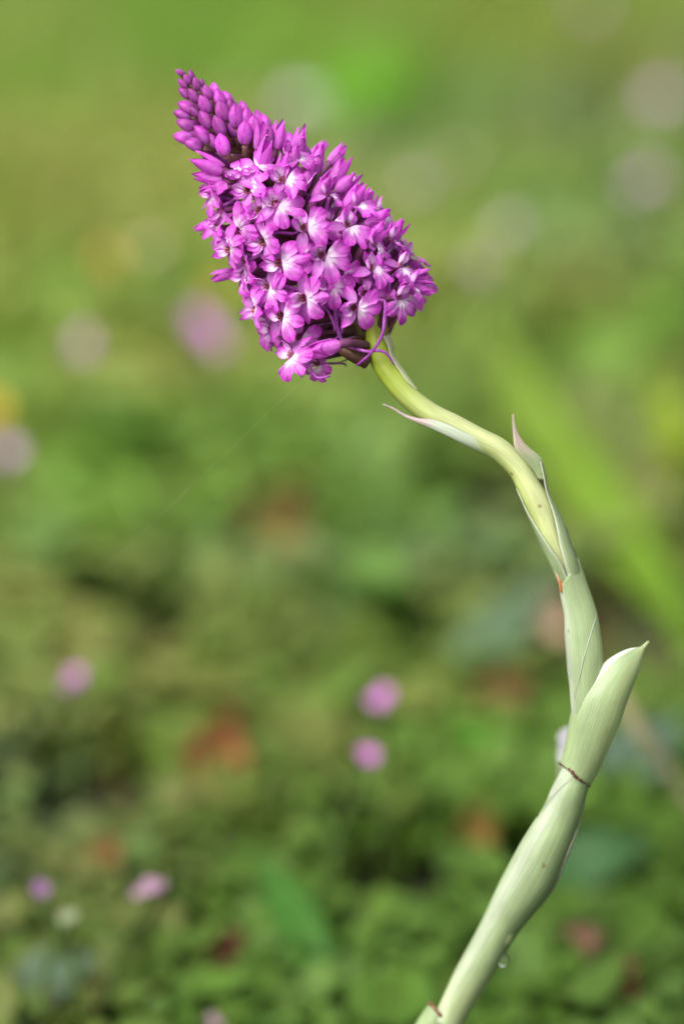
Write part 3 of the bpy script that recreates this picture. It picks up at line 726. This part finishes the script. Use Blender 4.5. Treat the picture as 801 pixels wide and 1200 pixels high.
ME = {'lip': mk('lip', LIPS), 'sepal': mk('sepal', SEPS), 'dorsal': mk('sepal', DORS), 'petal': mk('petal', PETS), 'hood': mk('sepal', HOOD), 'throat': mk('flower', THRO)}
BUDS = [bud_geo(3.1, 2.05, s) for s in range(4)]
ME['bud'] = [mesh_mm('bud', b) for b in BUDS]
ME['young'] = [mesh_mm('bud', bud_geo(3.1, 1.95, s + 9, 0.72)) for s in range(3)]; ME['mid'] = [mesh_mm('bud', bud_geo(3.1, 2.0, s + 19, 0.34)) for s in range(3)]

def pieces(kind, q):
    """local transforms of the pieces of one flower: list of (name, mesh key, matrix) in mm"""
    J = lambda a: q.uniform(-a, a)
    P = []
    if kind == 'open':
        P.append(('lip', 'lip', Matrix.Translation((0, -0.1, 0.05)) @ Matrix.Rotation(R(6 + J(26)), 4, 'X') @ Matrix.Rotation(R(J(16)), 4, 'Y') @ Matrix.Rotation(R(J(12)), 4, 'Z') @ Matrix.Diagonal((q.uniform(.85, 1.08), q.uniform(.85, 1.08), q.uniform(.7, 1.6), 1))))
        for s in (-1, 1):
            P.append(('sepal', 'sepal', Matrix.Translation((s * 0.6, 0.35, -0.25)) @ frame((s * 1.0, 0.22 + J(0.45), 0.0 + J(0.45)), (J(.2), 0.1, 1)) @ Matrix.Scale(q.uniform(.85, 1.1), 4)))
        P.append(('sepal', 'dorsal', Matrix.Translation((0, 0.95, -0.15)) @ frame((J(0.2), 1.0, 0.25 + J(0.25)), (0, -0.5, 1))))
        for s in (-1, 1):
            P.append(('petal', 'petal', Matrix.Translation((s * 0.42, 0.75, -0.1)) @ frame((s * 0.55, 0.8, 0.45 + J(0.3)), (-s * 0.6, -0.5, 0.6))))
    elif kind == 'half':           # sepals still closed into a pointed hood, lip just showing
        o = q.uniform(0, 6.28)
        for k in range(3):
            a = o + k * 2.094
            d = Vector((math.cos(a), math.sin(a), 0))
            fl = q.uniform(0.10, 0.36)
            P.append(('sepal', 'hood', Matrix.Translation(d * 0.75) @ frame(Vector((0, 0, 1)) + d * fl, -d)))
        a = o + 1.05
        d = Vector((math.cos(a), math.sin(a), 0))
        P.append(('petal', 'petal', Matrix.Translation(d * 0.3) @ Matrix.Scale(1.3, 4) @ frame(Vector((0, 0, 1)) + d * 0.1, -d)))
    return P
def surf(px, py):
    """where a photograph pixel meets the spike's envelope: t along the axis, sideways offset, front depth, outward normal"""
    d = Vector((px, py)) - BASE
    t = d.dot(AX); s = d.dot(NR) - axis_off(t); r = prof(t) * 0.9
    k = max(-0.97, min(0.97, s / r))
    fr = math.sqrt(1 - k * k)
    slope = (prof(t + 10) - prof(t - 10)) / 20
    nim = RIGHT * (NR.x * k - AX.x * slope) - UP * (NR.y * k - AX.y * slope)
    n = (nim + TOCAM * fr).normalized()
    return t, s, r * fr, n
FL_GROUP = []
def tube_to(points, r0, r1, c0, c1, n=6):
    pts = [Vector(p) for p in points]
    rs = [Vector(r) for r in catmull(pts, 4)]
    m_ = len(rs) - 1
    return tube(rs, [lerp(r0, r1, i / m_) for i in range(m_ + 1)], [mixc(c0, c1, i / m_) for i in range(m_ + 1)], n)
def place(kind, origin, n, up, q, t, scale=1.0, whole=False, spur=None):
    """one flower at a world point, facing n, hood towards up"""
    y = (up - n * up.dot(n)).normalized(); x = y.cross(n)
    M3 = Matrix((x, y, n)).transposed().to_4x4()
    W = Matrix.Translation(origin) @ M3 @ Matrix.Scale(scale, 4)
    base = axis_pt(max(-8, t - 34)) ; Wi = W.inverted()
    b = (Wi @ base) / MM
    st = Vector((0, 0.3, -0.7)) if kind == 'open' else Vector((0, 0, 0.1))
    mid = st.lerp(b, 0.5) + Vector((0, 0, -1.0))
    ov = tube_to([st, st + Vector((0, 0, -1.2)), mid, b], 0.62, 0.42, (0.30, 0.07, 0.24), (0.13, 0.10, 0.03))
    # bract: narrow blade beside the ovary
    bd = (st - b).normalized(); bl = (st - b).length * 0.72
    br = xf(blade(bl, 1.2, 0.3, 0.15, base=(0.30, 0.10, 0.16), mid=(0.16, 0.13, 0.05), edge=(0.22, 0.06, 0.12), nu=5, nv=3, seed=3), Matrix.Translation(b + Vector((0.5, -0.4, 0))) @ frame(bd, (0.3, -1, 0.2)))
    geo = []
    sp = None
    if kind == 'open':
        sl = q.uniform(5, 7.5)
        if spur: pts = [(Wi @ v_) / MM for v_ in spur]; pts[0] = Vector((0, -0.2, -0.3))
        else: pts = [Vector((0, -0.25, -0.3)), Vector((q.uniform(-.4, .4), -1.2, -2.4)), Vector((q.uniform(-1.5, 1.5), -3.2, -sl * 0.62)), Vector((q.uniform(-1.2, 1.2), -4.2, -sl * 0.85))]
        sp = tube_to(pts, 0.34, 0.16, (0.52, 0.17, 0.56), (0.40, 0.06, 0.44))
    if whole:
        for nm, key, Mx in pieces(kind, q):
            src = {'lip': LIPS, 'sepal': SEPS, 'dorsal': DORS, 'petal': PETS, 'hood': HOOD}[key]
            geo.append(xf(src[q.randrange(NVAR)], Mx))
        geo += [ov, br]
        return part('flower', mesh_mm('flower', merge(geo)), OW @ W)
    root_geo = merge(([THRO[q.randrange(3)]] if kind == 'open' else []) + [ov])
    ob = part('flower', mesh_mm('flower', root_geo), OW @ W)
    for nm, key, Mx in pieces(kind, q):
        L = Mx.copy(); L.translation = L.translation * MM
        part(nm, ME[key][q.randrange(len(ME[key]))], L, ob)
    part('bract', mesh_mm('bract', br), Matrix(), ob)
    if sp: part('spur', mesh_mm('spur', sp), Matrix(), ob)
    return ob

# open flowers as they stand: throat pixel, lip direction in the picture, extra turn of the face (right, up), scale
OPEN = [(257, 244, -40, -.3, 0, 1), (281, 269, -42, -.2, 0, 1.02), (309, 281, -35, -.1, 0, 1.05), (269, 291, -20, -.5, -.1, .95), (288, 306, -15, -.25, -.1, 1.02),
        (254, 267, 40, -.9, 0, .9), (249, 228, 20, -.9, .1, .9), (280, 204, -68, .1, .9, .95), (292, 221, -20, 0, .3, 1.02), (334, 211, 20, .1, .2, 1.05),
        (325, 240, 35, .1, .2, 1.08), (359, 267, 5, .1, .2, 1.05), (329, 308, -6, -.15, 0, 1.08), (380, 300, 16, .15, .1, 1.08), (409, 265, 62, .25, .25, 1.0),
        (315, 337, 8, -.3, -.1, 1.0), (358, 350, 0, 0, 0, 1.08), (331, 371, 16, -.25, -.1, 1.02), (299, 361, -30, -.9, -.2, .95), (286, 324, 10, -.9, -.3, .9),
        (341, 418, 28, -.9, -.3, 1.0), (418, 361, 8, .1, -.1, 1.05), (437, 315, 30, .3, .1, .95), (470, 313, 100, .5, .1, .95),
        (468, 350, 75, .6, -.1, 1.0), (483, 334, 40, 1.0, .1, .95), (385, 228, 38, .35, .5, .95), (419, 240, 42, .6, .5, .92), (440, 287, 25, .8, .3, .95), (460, 282, 40, 1.0, .3, .9),
        (306, 246, -10, 0, .2, 1.0), (345, 185, 20, .1, .6, .95), (300, 196, -40, 0, .5, .9), (389, 335, 20, .1, 0, .95), (402, 318, 20, .1, 0, .9), (388, 262, 20, .1, .1, .95), (352, 300, 0, 0, .1, .9), (430, 345, 20, .2, 0, .9), (352, 396, 20, 0, 0, .95), (318, 388, 20, 0, 0, .9), (372, 428, 60, 0, 0, .8)]
HALF = [(395, 203, -68, 1.0), (404, 216, -42, .9), (349, 170, -84, 1.05), (371, 188, -80, 1.05), (325, 160, -82, 1.0), (308, 185, -70, 1.0), (331, 200, -72, 1.0), (438, 277, -52, 1.0), (462, 273, -52, 1.0),
        (412, 234, -58, 1.0), (377, 222, -58, 1.05), (488, 337, 12, .95), (486, 324, -8, .8), (360, 208, -72, .85), (343, 188, -75, .9), (247, 193, -146, 1.1), (246, 209, -165, 1.0), (252, 222, 175, .8),
        (440, 258, -30, .9), (427, 236, -50, .85), (262, 322, 165, .8), (383, 407, 176, 1.05), (305, 163, -80, .85)]
# the lowest flowers hang free of the envelope: depth in px, facing
FRONT = {(341, 418): (62, (-.85, .15, .5)), (331, 371): (66, (-.35, .05, .9)), (299, 361): (50, (-.8, .05, .6)), (286, 324): (35, (-.85, 0, .5)), (269, 291): (45, (-.6, 0, .8)), (254, 267): (25, (-.9, .1, .4)), (249, 228): (20, (-.9, .2, .4)), (352, 396): (52, (-.3, -.2, .9)), (318, 388): (30, (-.8, -.1, .5)), (372, 428): (30, (-.4, -.5, .6))}
q = random.Random(5)
LIST3D = []
for i, (px, py, la, tr, tu, s) in enumerate(OPEN):
    t, sd, fr, n = surf(px, py)
    n = (n + RIGHT * tr * 0.7 + UP * tu * 0.6 + Vector((q.uniform(-.1, .1),) * 3)).normalized()
    deep = 0.72 if i >= 33 else 0.98
    if (px, py) in FRONT: fr, nn = FRONT[(px, py)]; n = (RIGHT * nn[0] + UP * nn[1] + TOCAM * nn[2]).normalized()
    org = pix(px, py, fr * deep * PXW / MM)
    LIST3D.append(org)
    spur = None
    if (px, py) == (418, 361): spur = [org, pix(449, 352, 8), pix(450, 375, 10), pix(447, 394, 9.5), pix(434, 414, 8), pix(418, 428, 7)]
    if (px, py) == (389, 335): spur = [org, pix(398, 395, 5), pix(425, 411, 6.5), pix(446, 411, 6.5), pix(456, 418, 6), pix(461, 427, 5.5)]
    if (px, py) == (358, 350): spur = [org, pix(392, 362, 5), pix(402, 380, 5), pix(398, 392, 5), pix(390, 399, 5)]
    if (px, py) == (331, 371): spur = [org, pix(376, 360, 6), pix(388, 372, 7), pix(392, 384, 7), pix(392, 388, 7)]
    place('open', org, n, -img_dir(la), q, t, s * 0.98, spur=spur)
for px, py, a, s in HALF:
    t, sd, fr, n = surf(px, py)
    d = (img_dir(a) + n * 0.35).normalized()
    org = pix(px, py, fr * 0.92 * PXW / MM) - d * 1.7 * MM * s
    LIST3D.append(org)
    place('half', org, d, TOCAM + RIGHT * 0.2, q, t, s * 1.15)
# buds: centre pixel, length factor, pointing direction
BUD = [(211, 85, .55, -155), (224, 88, .6, -120), (219, 93, .62, -125), (214, 98, .68, -125), (230, 98, .75, -112), (216, 109, .78, -125), (227, 112, .85, -115), (237, 97, .45, -115), (243, 108, .85, -118),
       (219, 125, .95, -142), (240, 122, 1.0, -118), (257, 115, .95, -118), (214, 134, .9, -152), (218, 146, 1.0, -140), (241, 140, 1.0, -115), (260, 130, 1.1, -112), (257, 147, 1.1, -112), (237, 157, 1.08, -118),
       (276, 136, 1.2, -102), (287, 155, 1.2, -90), (261, 169, 1.12, -98), (215, 161, 1.0, -155), (227, 169, 1.05, -145), (270, 123, .7, -110), (289, 138, 1.0, -95), (297, 148, 1.1, -92), (314, 160, 1.05, -88),
       (228, 131, .7, -125), (248, 164, .9, -115), (273, 150, .9, -105), (226, 155, .8, -140)]
for i, (px, py, s, a) in enumerate(BUD):
    t, sd, fr, n = surf(px, py)
    deep = 0.6 if i >= 27 else 0.95
    d = (img_dir(a) + n * 0.30).normalized()
    s *= 0.88 if i < 9 else 0.95
    L = 2.9 * s * 1.04
    org = pix(px, py, fr * deep * PXW / MM) - d * L * 0.5 * MM
    M3 = frame(d, n + Vector((q.uniform(-.3, .3), q.uniform(-.3, .3), q.uniform(-.3, .3))))
    W = Matrix.Translation(org) @ M3 @ Matrix.Scale(s, 4)
    ob = part('bud', ME['young' if s < 0.8 else 'mid' if s < 1.06 else 'bud'][q.randrange(3)], OW @ W @ Matrix.Diagonal((q.uniform(.92, 1.05), 1.04, q.uniform(.92, 1.05), 1)))
    LIST3D.append(org)
    b = axis_pt(min(LEN - 4, t - 30))
    wi = (OW @ W).inverted(); bb = (wi @ (OW @ b)) / MM
    me = mesh_mm('ovary', tube_to([(0, 0.05, 0), tuple(Vector((0, -0.9, -0.1)).lerp(bb, 0.25)), tuple(Vector((0, -0.5, 0)).lerp(bb, 0.65)), tuple(bb)], 0.5, 0.42, (0.34, 0.18, 0.16), (0.15, 0.13, 0.04)))
    part('ovary', me, Matrix(), ob)
    if i % 2 == 0 and 100 < t < 330:
        dd = (Vector((0, 0, 0)) - bb).normalized()
        part('bract', mesh_mm('bract', xf(blade(bb.length * 0.8, 1.0, 0.3, 0.1, base=(0.34, 0.12, 0.17), mid=(0.18, 0.15, 0.05), edge=(0.3, 0.1, 0.14), nu=5, nv=3), Matrix.Translation(bb + Vector((0.55, 0, 0.35))) @ frame(dd, (0.5, 0, 1)))), Matrix(), ob)
# the far side of the spike: spiral of whole flowers and buds
GA = 2.39996; a = 0.0; t = 22.0; i = 0
while t < LEN - 14:
    r = prof(t) * 0.88
    t += (34 if t < 225 else 20) ** 2 * 0.9 / (2 * math.pi * r)
    a += GA; i += 1
    fr, k = math.cos(a), math.sin(a)
    if fr > 0.05: continue
    q2 = random.Random(i)
    n = (RIGHT * NR.x * k - UP * NR.y * k + TOCAM * fr + (RIGHT * AX.x - UP * AX.y) * 0.25).normalized()
    org = axis_pt(t, k * r, fr * r)
    if min((org - p).length for p in LIST3D) < 0.0026: continue
    upv = RIGHT * AX.x - UP * AX.y + Vector((q2.uniform(-.4, .4), q2.uniform(-.4, .4), q2.uniform(-.4, .4)))
    if t < 225:
        place('open' if t < 190 else 'half', org, n, upv, q2, t, q2.uniform(.9, 1.05), whole=True)
    else:
        s = lerp(1.1, 0.6, (t - 225) / (LEN - 225))
        d = (n * 0.22 + upv).normalized(); org = axis_pt(t - 8, k * r * 0.8, fr * r * 0.8)
        ob = part('bud', ME['bud'][q2.randrange(4)], OW @ Matrix.Translation(org) @ frame(d, n) @ Matrix.Scale(s, 4))
# the separate ovary of the lowest flower, bare of petals, against the stem
v, f, c = tube_to([pix(386, 404, 3), pix(398, 408, 3.8), pix(412, 416, 4.2), pix(430, 424, 3.4)], 4.5 * PXW, 9 * PXW, (0.20, 0.13, 0.05), (0.17, 0.07, 0.06), 8)
world_part('ovary', v, f, c, M_PETAL)
# ---- things on the plant
def drop(name, c, r, stretch, label):
    V, F = [], []
    nu, nv = 12, 16
    for i in range(nu + 1):
        t = i / nu; th = math.pi * t
        for k in range(nv):
            ph = 2 * math.pi * k / nv
            rr = math.sin(th) * r * (1 - 0.25 * max(0, math.cos(th)))
            V.append((rr * math.cos(ph), rr * math.sin(ph), r * stretch * math.cos(th)))
    for i in range(nu):
        for k in range(nv): F.append((i * nv + k, (i + 1) * nv + k, (i + 1) * nv + (k + 1) % nv, i * nv + (k + 1) % nv))
    o_ = link(name, mesh_from(name, V, F, mat=M_WATER)); o_.location = c
    return tag(o_, label, 'water drop')
drop('dew_drop', pix(590, 1124, -6), 7.5 * PXW, 1.35, 'clear hanging water drop under the lower swollen sheath')
drop('dew_drop', pix(671.5, 648, 3.4), 3.2 * PXW, 1.6, 'tiny white water bead on the upper stem')

# white downy seed head on a thin stalk, just behind the hooked sheath
q3 = random.Random(3); geo = []
hc = pix(664, 884, -34)
ft = on_ground(505, 1235); SEED = empty('seed_head', (ft.x, ft.y, 0)); SI = Matrix.Translation(SEED.location).inverted()
tag(SEED, 'downy white seed head half hidden behind the left edge of the hooked sheath', 'seed head')
for k in range(320):
    c0 = hc + Vector((0, 0, q3.uniform(-3.6, 3.6) * MM))
    d = Vector((q3.gauss(-0.2, 0.6), q3.gauss(0, 0.6), q3.gauss(0.1, 0.5))).normalized() * q3.uniform(0.8, 1.9) * MM
    geo.append(xf(tube([c0, c0 + d * 0.5 + Vector((0, 0, q3.uniform(-.2, .2) * MM)), c0 + d], [0.00011, 0.00009, 0.00004], [(0.82, 0.78, 0.88)] * 3, 4), SI))
V, F, C = merge(geo)
link('plume', mesh_from('plume', V, F, C, mat=M_DRY), SEED)
pts = [SI @ p for p in (ft - Vector((0, 0, 0.005)), pix(588, 1060, -36), pix(640, 960, -35), hc)]
v, f_, c = tube_to(pts, 0.0006, 0.0004, (0.14, 0.20, 0.06), (0.3, 0.34, 0.18))
link('stalk', mesh_from('stalk', v, f_, c, mat=M_LEAF), SEED)
# a single spider thread from the lowest flower down into the grass
e_ = on_ground(-60, 850, 0.03)
p0 = pix(362, 438, 5)
path = [p0.lerp(pix(135, 655, -12), i / 10) for i in range(11)] + [pix(135, 655, -12).lerp(e_, i / 6) for i in range(1, 7)]
v, f_, c = tube(path, [0.0000035] * len(path), [(0.8, 0.8, 0.75)] * len(path), 5)
tag(link('spider_thread', mesh_from('spider_thread', v, f_, c, mat=M_DRY)), 'very fine spider thread slanting down from the lowest flower', 'thread')
